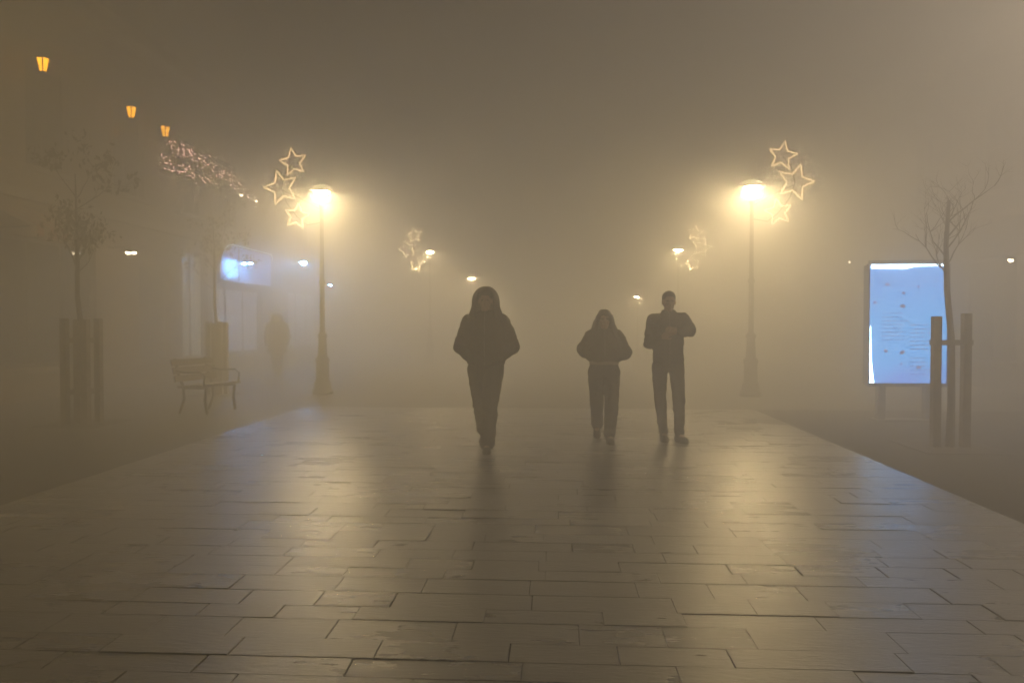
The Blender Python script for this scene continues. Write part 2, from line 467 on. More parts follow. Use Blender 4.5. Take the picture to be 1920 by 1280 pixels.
building('grey town house behind the glowing notice board', 9.6, -1, 2.0, 25.0, 7.8, M['wall_grey'],
         [(4.0,7.0,0.6,2.9),(10.0,12.6,0.6,2.9),(13.6,14.8,0.0,2.5),(16.0,19.0,0.6,2.9),(20.5,23.5,0.6,2.9)], 7)
building('ochre town house past the grey one on the notice board side', 9.5, -1, 25.0, 48.0, 7.6, M['wall_ochre'],
         [(26.5,29.5,0.6,2.9),(31.0,32.2,0.0,2.5),(34.0,37.0,0.6,2.9),(40,43,0.6,2.9)], 7)

# blue lit arched shop sign box above the lit window
c0 = on_x(404, 500, XB+0.05); c1 = on_x(503, 500, XB+0.05)
ss = thing('shop_sign', 'rounded blue glowing sign box over the lit shop window', 'sign', (XB+0.0, (c0.y+c1.y)/2, 3.19))
Lb = (c1.y-c0.y); Hb = 1.10
def rr_outline(L, H, r, n=7, lo=0.06):
    pts = []
    for (cx, cz, a0, rad) in ((L/2-lo, -H/2+lo, -90, lo), (L/2-lo*3, H/2-lo*3, 0, lo*3), (-L/2+r, H/2-r, 90, r), (-L/2+lo, -H/2+lo, 180, lo)):
        for k in range(n+1):
            a_ = math.radians(a0 + 90*k/n); pts.append((cx+rad*math.cos(a_), cz+rad*math.sin(a_)))
    return pts
ol = rr_outline(Lb, Hb, 0.85); nO = len(ol)
m_ = MB(); m_.add([(0.0,p,q) for p,q in ol]+[(0.16,p,q) for p,q in ol], [tuple(range(nO))[::-1], tuple(range(nO,2*nO))]+[(k,(k+1)%nO,nO+(k+1)%nO,nO+k) for k in range(nO)])
m_.build('sign_box', M['kiosk'], ss)
ol2 = [(p*0.965, q*0.92) for p, q in ol]
blue_face = emit('blue_sign_face', (0.05, 0.24, 1.0), 3.4)
MB().add([(0.166,p,q) for p,q in ol2], [tuple(range(nO))]).build('sign_face', blue_face, ss)
rim = emit('sign_rim_light', (0.4, 0.7, 1.0), 8.0, 'NONE')
MB().tube([(0.19,p,q) for p,q in ol[8:24]], 0.014, 5).build('rim_tube', rim, ss)
MB().box((0.185, -Lb/2+1.25, -0.02), (0.03, 0.05, Hb*0.86)).build('divider', M['frame'], ss)

def spot(name, label, p, material, r, hood=True, group=None):
    t = thing(name, label, 'lamp', p, group=group)
    MB().ball((0,0,0), (r, r, r*0.75), nu=10, nv=6).build('bulb', material, t, True)
    MB().lathe([(r*1.5, r*0.4),(r*1.45, r*0.7),(r*0.6, r*1.6),(0.02, r*1.8)], 12).build('shade', M['iron'], t, True)
    sg = -1 if p[0] < 0 else 1
    MB().tube([(0,0,r*1.7),(0.05*sg,0,r*2.4),((abs((9.6 if p[0] > 0 else -XB))-abs(p[0]))*sg,0,r*2.4)], 0.015, 5).build('arm', M['iron'], t)
    return t
for (px, py, r, lab) in ((457, 494, 0.055, 'first of two paired blue-white lamps in front of the rounded blue sign'),
                         (470, 494, 0.055, 'second of two paired blue-white lamps in front of the rounded blue sign'),
                         (570, 493, 0.11, 'single bright blue-white lamp on the grey shop house past the rounded sign'),
                         (619, 535, 0.06, 'small blue lamp beside the star lamp post, farthest of the blue lamps')):
    spot('wall_lamp', lab, on_x(px, py, XB+0.55), M['blue_lamp'], r, group='blue lamps along the shop front')
for (px, py, r, lab) in ((240, 474, 0.05, 'first of two paired warm wall lamps over the ochre house door'),
                         (251, 474, 0.05, 'second of two paired warm wall lamps over the ochre house door'),
                         (453, 366, 0.05, 'small warm lamp at the end of the fairy light garland'),
                         (480, 377, 0.05, 'small warm lamp just past the end of the fairy light garland')):
    spot('wall_lamp', lab, on_x(px, py, XB+0.45), M['warm_small'], r, group='warm wall lamps on the ochre house')
for (px, py, r, lab) in ((1895, 488, 0.05, 'small warm wall lamp on the grey house behind the tree with stakes'),
                         (1593, 491, 0.035, 'very faint wall lamp between the star lamp post and the notice board')):
    spot('wall_lamp', lab, on_x(px, py, 9.2), M['warm_small'], r, group='warm wall lamps on the grey house')

M['globe'] = emit('globe_lamp_light', (1.0, 0.80, 0.58), 3700.0)
spot('wall_lamp', 'large warm globe lamp high on the near end of the grey house', Vector((9.0, 8.2, 7.0)), M['globe'], 0.16, group='warm wall lamps on the grey house')
M['amber_globe'] = emit('amber_globe_lamp_light', (1.0, 0.70, 0.26), 800.0)
spot('wall_lamp', 'large amber globe lamp high on the near end of the ochre house', Vector((-8.9, 4.6, 6.2)), M['amber_globe'], 0.16, group='warm wall lamps on the ochre house')
# amber wall lanterns
def lantern(p, label):
    t = thing('wall_lantern', label, 'lantern', p, group='amber wall lanterns along the ochre house'); t.scale = (0.85, 0.85, 0.78)
    n = 6
    MB().lathe([(0.075,-0.16),(0.135,0.13)], n).build('glass', M['amber'], t)
    b = MB()
    for k in range(n):
        a_ = 2*math.pi*k/n
        b.tube([(0.08*math.cos(a_),0.08*math.sin(a_),-0.165),(0.142*math.cos(a_),0.142*math.sin(a_),0.135)], 0.013, 4)
    b.lathe([(0.09,-0.185),(0.09,-0.163)], n)
    b.build('frame', M['iron'], t)
    MB().lathe([(0.165,0.135),(0.17,0.15),(0.09,0.24),(0.05,0.27),(0.03,0.33),(0.005,0.36)], n).build('cap', M['iron'], t)
    MB().tube([(0,0,-0.18),(-0.02,0,-0.28),(-0.2,0,-0.32),((XB-p[0])/0.85,0,-0.20)], 0.016, 6).build('bracket', M['iron'], t)
    return t
for px, py, lab in ((81, 122, 'first amber six-sided wall lantern on the ochre house, farthest from the garland'),
                    (246, 211, 'middle amber six-sided wall lantern on the ochre house'),
                    (310, 247, 'amber six-sided wall lantern at the start of the fairy light garland')):
    lantern(on_x(px, py, XB+0.45), lab)

# fairy light garlands
def garland(label, pxs, n, seed):
    rg = random.Random(seed)
    P3 = [on_x(px, py, XB+0.40) for px, py in pxs]
    t = thing('fairy_light_garland', label, 'garland', P3[0], group='fairy light garlands on the ochre house')
    o_ = P3[0]
    wpts = []
    for i in range(len(P3)-1):
        for k in range(6):
            u = k/6; q = P3[i].lerp(P3[i+1], u); q.z -= 0.16*4*u*(1-u); wpts.append(q-o_)
    wpts.append(P3[-1]-o_)
    MB().tube(wpts, 0.012, 5).build('wire', M['iron'], t)
    lf, bl = MB(), MB()
    for k in range(n):
        i_ = rg.randrange(len(wpts)-1); q = wpts[i_].lerp(wpts[i_+1], rg.random()) + Vector((rg.gauss(0,0.05), rg.gauss(0,0.15), rg.gauss(-0.03,0.075)))
        r_ = Euler((rg.uniform(0,6), rg.uniform(0,6), rg.uniform(0,6))).to_matrix()
        lf.add([q+r_@Vector(v) for v in ((-0.06,0,0),(0,0.02,0.012),(0.07,0,0),(0,-0.02,0.012))], [(0,1,2,3)])
        if k % 2 == 0: bl.ball(q, 0.010, nu=6, nv=4)
    x = lf.build('leaves', M['leaf'], t); tag(x, kind='stuff')
    x = bl.build('bulbs', M['fairy'], t); tag(x, kind='stuff')
garland('upper leafy garland of pinkish fairy lights running down from the last amber lantern', [(318,258),(352,276),(392,300),(430,325),(462,352),(484,380)], 420, 3)
garland('fainter lower garland of fairy lights under the upper one', [(308,292),(352,312),(400,332)], 160, 4)

# faded awning at the left end of the ochre house
aw = thing('shop_awning', 'faded reddish cloth awning on the ochre house front', 'awning', (XB, 0, 0))
p1, p2 = on_x(-30, 372, XB+0.1), on_x(72, 372, XB+0.1)
za, zb = p1.z, on_x(30, 412, XB+1.0).z
m_ = MB(); npn = 8
for k in range(npn):
    ya, yb = p1.y+(p2.y-p1.y)*k/npn, p1.y+(p2.y-p1.y)*(k+1)/npn
    m_ = MB().add([(0.02,ya,za),(0.02,yb,za),(0.9,yb,zb),(0.9,ya,zb),(0.9,yb,zb-0.18),(0.9,ya,zb-0.18),(0.02,ya,za-0.01),(0.02,yb,za-0.01),(0.89,yb,zb-0.012),(0.89,ya,zb-0.012)], [(0,1,2,3),(3,2,4,5),(6,9,8,7)])
    m_.build('cloth_strip', M['awning'] if k % 2 else M['trim'], aw)
MB().tube([(0.0,p1.y+0.02,za-0.5),(0.88,p1.y+0.02,zb-0.03)], 0.015).build('arm', M['iron'], aw)
MB().tube([(0.0,p2.y-0.02,za-0.5),(0.88,p2.y-0.02,zb-0.03)], 0.015).build('arm', M['iron'], aw)

# ------------------------------------------------------------------ glowing notice board
KY = 11.0
q0, q1 = on_y(1629, 505, KY), on_y(1778, 505, KY)
zt, zb = on_y(1700, 498, KY).z, on_y(1700, 720, KY).z
kx = (q0.x+q1.x)/2; kw = q1.x-q0.x
kb = thing('notice_board', 'glowing blue city notice board with lines of text on a dark stand', 'notice board', (kx, KY, 0))
MB().box((0, 0.08, (zt+zb)/2), (kw+0.02, 0.13, zt-zb+0.02)).build('case', M['kiosk'], kb)
fm = MB(); fw = 0.022
for sx in (-1, 1): fm.box((sx*(kw/2+0.005), 0.0, (zt+zb)/2), (fw, 0.07, zt-zb+0.05))
fm.box((0, 0.0, zb-0.01), (kw-fw+0.006, 0.068, 0.05)); fm.box((0, 0.0, zt+0.055), (kw-fw+0.006, 0.068, 0.045))
fm.build('frame', M['kiosk'], kb)
def poster_material():
    m = bpy.data.materials.new('backlit_poster'); m.use_nodes = True
    n = m.node_tree.nodes; l = m.node_tree.links; p = n['Principled BSDF']
    tc = n.new('ShaderNodeTexCoord'); sx = n.new('ShaderNodeSeparateXYZ'); l.new(tc.outputs['Object'], sx.inputs[0])
    mr = n.new('ShaderNodeMapRange'); mr.inputs['From Min'].default_value = zb; mr.inputs['From Max'].default_value = zt
    l.new(sx.outputs['Z'], mr.inputs['Value'])
    no = n.new('ShaderNodeTexNoise'); no.inputs['Scale'].default_value = 2.2; l.new(tc.outputs['Object'], no.inputs['Vector'])
    ad_ = n.new('ShaderNodeMath'); ad_.operation = 'MULTIPLY_ADD'; ad_.inputs[1].default_value = 0.35
    l.new(no.outputs['Fac'], ad_.inputs[0]); l.new(mr.outputs[0], ad_.inputs[2])
    cr = n.new('ShaderNodeValToRGB'); cr.color_ramp.elements[0].color = (0.12, 0.28, 0.85, 1); cr.color_ramp.elements[0].position = 0.12
    cr.color_ramp.elements[1].color = (0.06, 0.42, 1.0, 1); cr.color_ramp.elements[1].position = 0.38
    e = cr.color_ramp.elements.new(0.75); e.color = (0.05, 0.42, 1.0, 1)
    e = cr.color_ramp.elements.new(1.15 if False else 1.0); e.color = (0.05, 0.36, 0.95, 1)
    l.new(ad_.outputs[0], cr.inputs['Fac'])
    p.inputs['Base Color'].default_value = (0.3, 0.4, 0.6, 1); p.inputs['Roughness'].default_value = 0.25
    l.new(cr.outputs['Color'], p.inputs['Emission Color']); p.inputs['Emission Strength'].default_value = 3.0
    return m
MB().box((0, 0.004, (zt+zb)/2), (kw-fw, 0.012, zt-zb-0.002)).build('poster', poster_material(), kb)
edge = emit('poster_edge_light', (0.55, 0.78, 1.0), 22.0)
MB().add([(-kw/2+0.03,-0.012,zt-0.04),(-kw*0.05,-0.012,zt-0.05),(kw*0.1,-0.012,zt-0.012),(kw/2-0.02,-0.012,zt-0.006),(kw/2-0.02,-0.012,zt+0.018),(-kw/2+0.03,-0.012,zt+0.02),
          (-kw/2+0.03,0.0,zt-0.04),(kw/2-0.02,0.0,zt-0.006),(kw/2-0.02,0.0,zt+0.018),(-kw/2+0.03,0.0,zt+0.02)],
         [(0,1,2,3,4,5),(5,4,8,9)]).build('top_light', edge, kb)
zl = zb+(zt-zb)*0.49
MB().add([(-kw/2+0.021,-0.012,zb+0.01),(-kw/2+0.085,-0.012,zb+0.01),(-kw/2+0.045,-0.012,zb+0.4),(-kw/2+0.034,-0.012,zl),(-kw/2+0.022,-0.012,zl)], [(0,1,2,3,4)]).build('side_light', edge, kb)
ink = emit('backlit_poster_ink', (0.015, 0.10, 0.34), 1.5, 'NONE')
rg = random.Random(8)
tm = MB()
def line(x0, x1, z, h=0.010):
    x = x0
    while x < x1:
        L = rg.uniform(0.02, 0.07)
        tm.box(((x+min(x+L, x1))/2, -0.0045, z+rg.uniform(-.002,.002)), (max(0.006, min(x+L, x1)-x), 0.003, h)); x += L+rg.uniform(0.012, 0.02)
HT = zt-zb
for k in range(8): line(-kw*0.33, kw*rg.uniform(-0.08, 0.02), zb+HT*(0.60-0.032*k), 0.012)
for k in range(7): line(kw*0.03, kw*rg.uniform(0.22, 0.30), zb+HT*(0.50-0.034*k), 0.012)
for k in range(5): line(kw*0.03, kw*rg.uniform(0.22, 0.32), zb+HT*(0.22-0.034*k), 0.012)
for k in range(3): line(-kw*0.40, kw*0.38, zb+HT*(0.90-0.035*k), 0.006)
tag(tm.build('text_lines', ink, kb), kind='stuff')
for (fx, fz, r_) in ((-0.27, 0.84, 0.035), (-0.06, 0.77, 0.03), (-0.07, 0.66, 0.04), (-0.42, 0.69, 0.035), (0.13, 0.82, 0.02), (-0.28, 0.28, 0.035), (-0.07, 0.27, 0.04), (0.14, 0.14, 0.035), (-0.08, 0.17, 0.025)):
    MB().add([(fx*kw+r_*rg.uniform(0.6,1.3)*math.cos(a_*0.9), -0.0045, zb+fz*HT+r_*rg.uniform(0.5,1)*math.sin(a_*0.9)) for a_ in range(7)], [tuple(range(7))]).build('printed_mark', ink, kb)
MB().box((-kw*0.30, 0.10, (zb-0.03)/2), (0.10, 0.12, zb-0.03)).build('leg', M['kiosk'], kb)
MB().box((kw*0.30, 0.10, (zb-0.03)/2), (0.10, 0.12, zb-0.03)).build('leg', M['kiosk'], kb)
MB().box((0, 0.10, 0.0), (kw*0.80, 0.26, 0.03)).build('base_plate', M['kiosk'], kb)

# ------------------------------------------------------------------ young trees in timber guards
def tree(loc, label, seed, gw, gh, H, leaves, lean=0.0, slats=True):
    rg = random.Random(seed)
    t = thing('young_tree', label, 'tree', loc, group='young trees in timber guards')
    tp = [(0,0,-0.02),(0.01,0,0.5),(0.02+lean*0.2,0.01,1.2),(lean*0.6-0.02,0,1.8),(lean,0.02,2.3),(lean*1.1+0.02,0,2.8),(lean*1.1,0,H*0.95)]
    MB().tube(tp, [0.05,0.042,0.037,0.033,0.028,0.02,0.007], 8).build('trunk', M['bark'], t, True)
    br = MB(); lf = MB()
    def branch(p, d, L, r, depth):
        pts = [p]; n = 5
        for k in range(n):
            d = (d + Vector((rg.gauss(0,.16), rg.gauss(0,.16), rg.gauss(0.06,.10)))).normalized()
            pts.append(pts[-1] + d*L/n)
        br.tube(pts, [r*(1-0.75*k/n) for k in range(n+1)], 5)
        if depth < 3:
            for k in range(3 if depth < 2 else 2):
                q = pts[rg.randint(2, n)]
                dd = (d + Vector((rg.gauss(0,.7), rg.gauss(0,.7), rg.gauss(0.1,.4)))).normalized()
                branch(q, dd, L*rg.uniform(.45,.7), r*0.5, depth+1)
        if depth >= 1:
            for k in range(leaves):
                q = pts[rg.randint(1, n)] + Vector((rg.gauss(0,.05), rg.gauss(0,.05), rg.gauss(-0.02,.05)))
                m_ = Euler((rg.uniform(0,6), rg.uniform(0,6), rg.uniform(0,6))).to_matrix(); s_ = rg.uniform(.7,1.3)
                lf.add([q+m_@(Vector(v)*s_) for v in ((-0.04,0,0),(0,0.022,0.01),(0.045,0,0),(0,-0.022,0.01))], [(0,1,2,3)])
    for k in range(9):
        u = rg.uniform(1.95, H*0.9)
        i = 0
        while tp[i+1][2] < u: i += 1
        q = Vector(tp[i]).lerp(Vector(tp[i+1]), (u-tp[i][2])/(tp[i+1][2]-tp[i][2]))
        an = k*2.4 + rg.uniform(-.4,.4)
        branch(q, Vector((math.cos(an), math.sin(an), rg.uniform(.7,1.4))).normalized(), rg.uniform(.4,.65), 0.010, 0)
    br.build('branches', M['bark'], t)
    if lf.v:
        o_ = lf.build('crown', M['leaf'], t); tag(o_, kind='stuff')
    # timber guard: a separate thing standing round the trunk
    gd = thing('tree_guard', 'timber stake guard around the '+label.split(' tree')[0]+' tree', 'tree guard', loc, group='timber tree guards')
    h2 = gw/2
    for sx in (-1, 1):
        for sy in ((-1, 1) if slats else (0,)):
            rgz = gh + rg.uniform(-.02,.02)
            MB().box((sx*h2, sy*h2, rgz/2-0.02), (0.085, 0.085, rgz+0.04)).build('stake', M['wood'], gd)
    for sy in ((-1, 1) if slats else ()):
        if slats: MB().box((0, sy*(h2-0.058), gh/2), (0.075, 0.022, gh*0.97)).build('slat', M['wood'], gd)
        for zz in (gh*0.30, gh*0.79):
            MB().box((0, sy*(h2-0.034), zz), (gw-0.092, 0.022, 0.07)).build('rail', M['wood'], gd)
    if not slats:
        for sy in (-1, 1):
            MB().box((0, sy*0.056, gh*0.79), (gw+0.09, 0.022, 0.06)).build('rail', M['wood'], gd)
    for sx in ((-1, 1) if slats else ()):
        if slats: MB().box((sx*(h2-0.058), 0, gh/2), (0.022, 0.075, gh*0.97)).build('slat', M['wood'], gd)
        for zz in (gh*0.30, gh*0.79):
            MB().box((sx*(h2-0.034), 0, zz), (0.022, gw-0.092, 0.07)).build('rail', M['wood'], gd)
    pit = thing('tree_pit', 'pale stone rim of the pit of the '+label.split(' tree')[0]+' tree', 'tree pit', loc, group='stone rimmed tree pits')
    R_ = gw/2+0.26
    for k in range(4):
        a_ = k*math.pi/2
        rot = Matrix.Rotation(a_, 3, 'Z')
        MB().box(rot @ Vector((0.055, -R_, -0.040)), (2*R_-0.004, 0.11, 0.07), rot).build('kerb_stone', M['kerbstone'], pit)
    MB().box((0,0,-0.028), (2*R_-0.11, 2*R_-0.11, 0.04)).build('soil', M['soil'], pit)
    return t
tree((on_ground(155, 792).x, on_ground(155, 792).y, 0), 'young thin tree in front of the ochre house', 3, 0.30, 1.48, 3.7, 2, -0.06)
tree((on_ground(408, 738).x, on_ground(408, 738).y, 0), 'slender bare tree beside the bench', 8, 0.24, 1.44, 3.4, 1, -0.05)
tree((on_ground(1781, 836).x, on_ground(1781, 836).y, 0), 'thin bent tree partly hiding the notice board', 21, 0.33, 1.50, 2.9, 0, -0.06, False)

# ------------------------------------------------------------------ bench
bl = on_ground(372, 776)
bn = thing('park_bench', 'wooden slatted park bench standing before the slender bare tree', 'bench', (bl.x, bl.y+0.35, 0), math.radians(78))
LBn = 0.98
for k in range(4): MB().box((0, -0.20+0.115*k, 0.445-0.006*k), (LBn, 0.095, 0.035)).build('seat_slat', M['bench_wood'], bn)
rb = Matrix.Rotation(math.radians(-14), 3, 'X')
for k in range(3): MB().box((0, 0.235+0.03*k, 0.55+0.125*k), (LBn, 0.03, 0.095), rb).build('back_slat', M['bench_wood'], bn)
for sx in (-1, 1):
    x_ = sx*(LBn/2-0.14)
    l_ = MB()
    l_.tube([(x_,-0.24,0.0),(x_,-0.20,0.22),(x_,-0.23,0.415)], 0.025, 6)
    l_.tube([(x_,0.27,0.0),(x_,0.18,0.22),(x_,0.19,0.41),(x_,0.265,0.58),(x_,0.345,0.86)], 0.022, 6)
    l_.tube([(x_,-0.23,0.41),(x_,0.19,0.40)], 0.02, 6)
    l_.build('leg_frame', M['iron'], bn, True)
    ar = MB(); xa = sx*(LBn/2-0.06)
    ar.tube([(xa,-0.24,0.43),(xa,-0.26,0.6),(xa,-0.18,0.66),(xa,0.1,0.65),(xa,0.275,0.68)], 0.017, 6)
    ar.build('armrest', M['iron'], bn, True)

# ------------------------------------------------------------------ people
FOLD = bpy.data.textures.new('cloth_folds', 'CLOUDS'); FOLD.noise_scale = 0.085; FOLD.noise_depth = 2
def remeshed(mb, name, mat_, parent, voxel=0.012, smooth=4, factor=0.5, folds=0.0):
    o_ = bpy.data.objects.new('tmp', mb.mesh('tmp')); COL.objects.link(o_)
    r_ = o_.modifiers.new('r', 'REMESH'); r_.mode = 'VOXEL'; r_.voxel_size = voxel; r_.use_smooth_shade = True
    if smooth:
        s_ = o_.modifiers.new('s', 'SMOOTH'); s_.iterations = smooth; s_.factor = factor
    if folds:
        d_ = o_.modifiers.new('d', 'DISPLACE'); d_.texture = FOLD; d_.strength = folds; d_.mid_level = 0.45
    dg = bpy.context.evaluated_depsgraph_get()
    me = bpy.data.meshes.new_from_object(o_.evaluated_get(dg)); me.name = name
    me.polygons.foreach_set('use_smooth', [True]*len(me.polygons))
    me.materials.clear(); me.materials.append(mat_)
    bpy.data.objects.remove(o_)
    return link(name, me, parent)
def hand(mb, wrist, d, nrm, scale=1.0, curl=0.5, thumb=1):
    """palm along d, palm side facing nrm, five fingers"""
    d = Vector(d).normalized(); nrm = Vector(nrm); nrm = (nrm - d*nrm.dot(d)).normalized(); s_ = d.cross(nrm)*thumb
    k = scale; w0 = Vector(wrist)
    rot = Matrix((s_, nrm, d)).transposed()
    mb.ball(w0+d*0.048*k, (0.042*k, 0.017*k, 0.056*k), rot)
    mb.capsule(w0-d*0.03*k, 0.026*k, w0+d*0.02*k, 0.026*k)
    for i, (off, L) in enumerate(((0.030,0.075),(0.010,0.084),(-0.010,0.078),(-0.029,0.060))):
        p = w0 + d*0.088*k + s_*off*k; dd = d.copy()
        for j in range(3):
            q = p + dd*L*k*(0.45,0.32,0.25)[j]
            mb.capsule(p, 0.0095*k*(1-0.08*j), q, 0.0090*k*(1-0.10*j), 8)
            p = q; dd = (dd*math.cos(curl) + nrm*math.sin(curl)).normalized() if j == 0 else (dd + nrm*math.tan(min(curl,1.1))*0.8).normalized()
    p = w0 + d*0.03*k + s_*0.032*k; dd = (d*0.7 + s_*0.6 + nrm*0.35).normalized()
    q = p + dd*0.038*k; mb.capsule(p, 0.0125*k, q, 0.011*k, 8)
    dd = (d*0.8 + s_*0.15 + nrm*0.5).normalized(); mb.capsule(q, 0.011*k, q+dd*0.032*k, 0.009*k, 8)

SK = mat('skin', (0.42, 0.27, 0.20), 0.55, var=0.08)
def person(label, loc, rz, J, cloth, hairmat, hair, jacket_mat, trouser_mat, shoe_mat, pocket=True, group='people walking in the fog', hooded=False, curl=0.6):
    t = thing('person', label, 'person', loc, rz, group)
    V = lambda a_: Vector(J[a_])
    hd = V('head')                   # centre of the skull
    b = MB()
    # head with a face looking to -Y
    b.ball(hd+Vector((0,0.012,0.03)), (0.074,0.094,0.088)); b.ball(hd+Vector((0,-0.012,-0.04)), (0.060,0.076,0.080))
    b.ball(hd+Vector((0,-0.040,-0.095)), (0.036,0.036,0.025))                       # chin
    b.capsule(hd+Vector((0,-0.086,0.012)), 0.009, hd+Vector((0,-0.108,-0.030)), 0.014)  # nose
    b.capsule(hd+Vector((-0.042,-0.076,0.024)), 0.010, hd+Vector((0.042,-0.076,0.024)), 0.010) # brow
    b.capsule(hd+Vector((-0.018,-0.088,-0.064)), 0.007, hd+Vector((0.018,-0.088,-0.064)), 0.007) # lips
    for sx in (-1, 1):
        b.ball(hd+Vector((sx*0.076,0.012,-0.012)), (0.010,0.020,0.031)); b.ball(hd+Vector((sx*0.04,-0.062,-0.03)), (0.02,0.02,0.02))
    b.capsule(hd+Vector((0,0.02,-0.07)), 0.052, V('neck'), 0.060)
    nk, pe = V('neck'), V('pelvis')
    sh = abs(J['shoulder_r'][0])
    b.loft([(pe.z-0.06,0.10,0.08,pe.x,pe.y),(pe.z+0.02,0.135,0.09,pe.x,pe.y),(pe.z+0.16,0.11,0.08,pe.x,pe.y),(nk.z-0.28,0.125,0.09,nk.x,nk.y),(nk.z-0.13,0.14,0.09,nk.x,nk.y),(nk.z-0.03,0.08,0.06,nk.x,nk.y)])
    for s_ in 'lr':
        b.capsule(nk+Vector((0,0,-0.06)), 0.05, V('shoulder_'+s_), 0.048)
        b.capsule(V('shoulder_'+s_), 0.046, V('elbow_'+s_), 0.038); b.capsule(V('elbow_'+s_), 0.038, V('wrist_'+s_), 0.026)
        b.capsule(V('hip_'+s_), 0.072, V('knee_'+s_), 0.052); b.capsule(V('knee_'+s_), 0.052, V('ankle_'+s_), 0.036)
        b.capsule(V('ankle_'+s_)+Vector((0,0,-0.02)), 0.034, V('ankle_'+s_)+Vector(J['foot_'+s_])*0.12+Vector((0,0,-0.055)), 0.028)
        hand(b, V('wrist_'+s_), J['hand_'+s_], J['palm_'+s_], cloth.get('hand', 1.0), curl, 1 if s_ == 'l' else -1)
    body = remeshed(b, 'body', SK, t, 0.0068, 3, 0.4)
    for sx in (-1, 1):
        e_ = MB().ball(hd+Vector((sx*0.031,-0.0835,0.003)), (0.013,0.008,0.007)).build('eye', mat('eye', (0.05,0.04,0.035), 0.2), body, True)
    # trousers
    tr = MB(); k = cloth['leg']
    tr.loft([(pe.z-0.10,0.13*k+0.02,0.105,pe.x,pe.y),(pe.z+0.0,0.150*k+0.015,0.115,pe.x,pe.y),(pe.z+0.12,0.145,0.105,pe.x,pe.y)])
    for s_ in 'lr':
        h_, kn, an = V('hip_'+s_), V('knee_'+s_), V('ankle_'+s_)
        tr.capsule(h_, 0.098*k, kn, 0.074*k); tr.capsule(kn, 0.074*k, an+(kn-an)*0.02+Vector((0,0.01,0)), cloth['cuff'])
        tr.capsule(h_+(kn-h_)*0.25+Vector((0,0.01,0)), 0.092*k, h_+(kn-h_)*0.7, 0.082*k)
        # fabric breaking over the shoe
        tr.ball(an+(kn-an)*0.08+Vector((0,-0.008,0)), (cloth['cuff']*1.14, cloth['cuff']*1.22, cloth['cuff']*0.75))
        fo = random.Random(int(abs(h_.x)*1e4)+ord(s_))
        for u in (0.16, 0.30, 0.52, 0.78, 0.93):                 # creases of the cloth
            q = an+(kn-an)*u; r_ = cloth['cuff']+(0.074*k-cloth['cuff'])*u
            tr.ball(q+Vector((fo.uniform(-.008,.008), fo.uniform(-.008,.004), 0)), (r_*1.07, r_*1.07, r_*0.45), Euler((fo.uniform(-.5,.5), fo.uniform(-.5,.5), 0)).to_matrix())
    remeshed(tr, 'trousers', trouser_mat, t, 0.010, 4, 0.5, 0.022)
    # shoes
    for s_ in 'lr':
        an = V('ankle_'+s_); fd = Vector(J['foot_'+s_]); up = Vector((0,0,1)); sd = fd.cross(up).normalized()
        s0 = an + Vector((0,0,-0.055))
        m_ = MB(); m_.capsule(s0-fd*0.045, 0.042, s0+fd*0.03, 0.044); m_.capsule(s0+fd*0.03, 0.044, s0+fd*0.125+Vector((0,0,-0.008)), 0.040)
        m_.capsule(an+Vector((0,0,0.02)), 0.043, s0, 0.045)
        so = remeshed(m_, 'shoe', shoe_mat, t, 0.009, 3)
        sl = MB(); ol_ = []
        upn = sd.cross(fd).normalized()
        if upn.z < 0: upn = -upn
        for a_ in range(16):
            an_ = 2*math.pi*a_/16; ol_.append(s0+fd*(0.045+0.125*math.cos(an_))+sd*0.047*math.sin(an_)*(1.0+0.12*math.cos(an_)))
        sl.add([v-upn*0.043 for v in ol_]+[v-upn*0.022 for v in ol_], [tuple(range(16))[::-1], tuple(range(16,32))]+[(q,(q+1)%16,16+(q+1)%16,16+q) for q in range(16)])
        sl.build('sole', shoe_mat, so)
    # jacket
    jk = MB()
    jk.loft(cloth['torso'], 24, 2.2)
    for s_ in 'lr':
        a0, a1, a2 = V('shoulder_'+s_), V('elbow_'+s_), V('wrist_'+s_)
        r0, r1, r2 = cloth['sleeve']
        jk.capsule(nk+Vector((0,0.01,-0.05)), 0.075, a0, r0); jk.capsule(a0, r0, a1, r1); jk.capsule(a1, r1, a2+(a1-a2)*0.10, r2)
        for u in (0.3, 0.62, 0.85):                              # folds of the sleeve
            q = a0.lerp(a1, u); jk.ball(q, (r0*1.04, r0*1.04, r0*0.4))
    jk.lathe([(0.078,-0.05),(0.084,0.01),(0.080,0.045)], 16, nk+Vector((0,0.005,0)))
    ja = remeshed(jk, 'jacket', jacket_mat, t, 0.010, 4, 0.5, 0.038)
    zp = cloth['torso']; zpts = []
    zpm = MB()
    for z, rx, ry, cx, cy in zp: zpts.append((cx, cy-ry-0.004, z))
    zpm.tube(zpts, 0.006, 5).build('zip', M['kiosk'], ja)
    # hair / hood
    if hair: hair(t, hd, nk, hairmat)
    if hooded: hood(ja, hd, nk, jacket_mat, cloth)
    return t
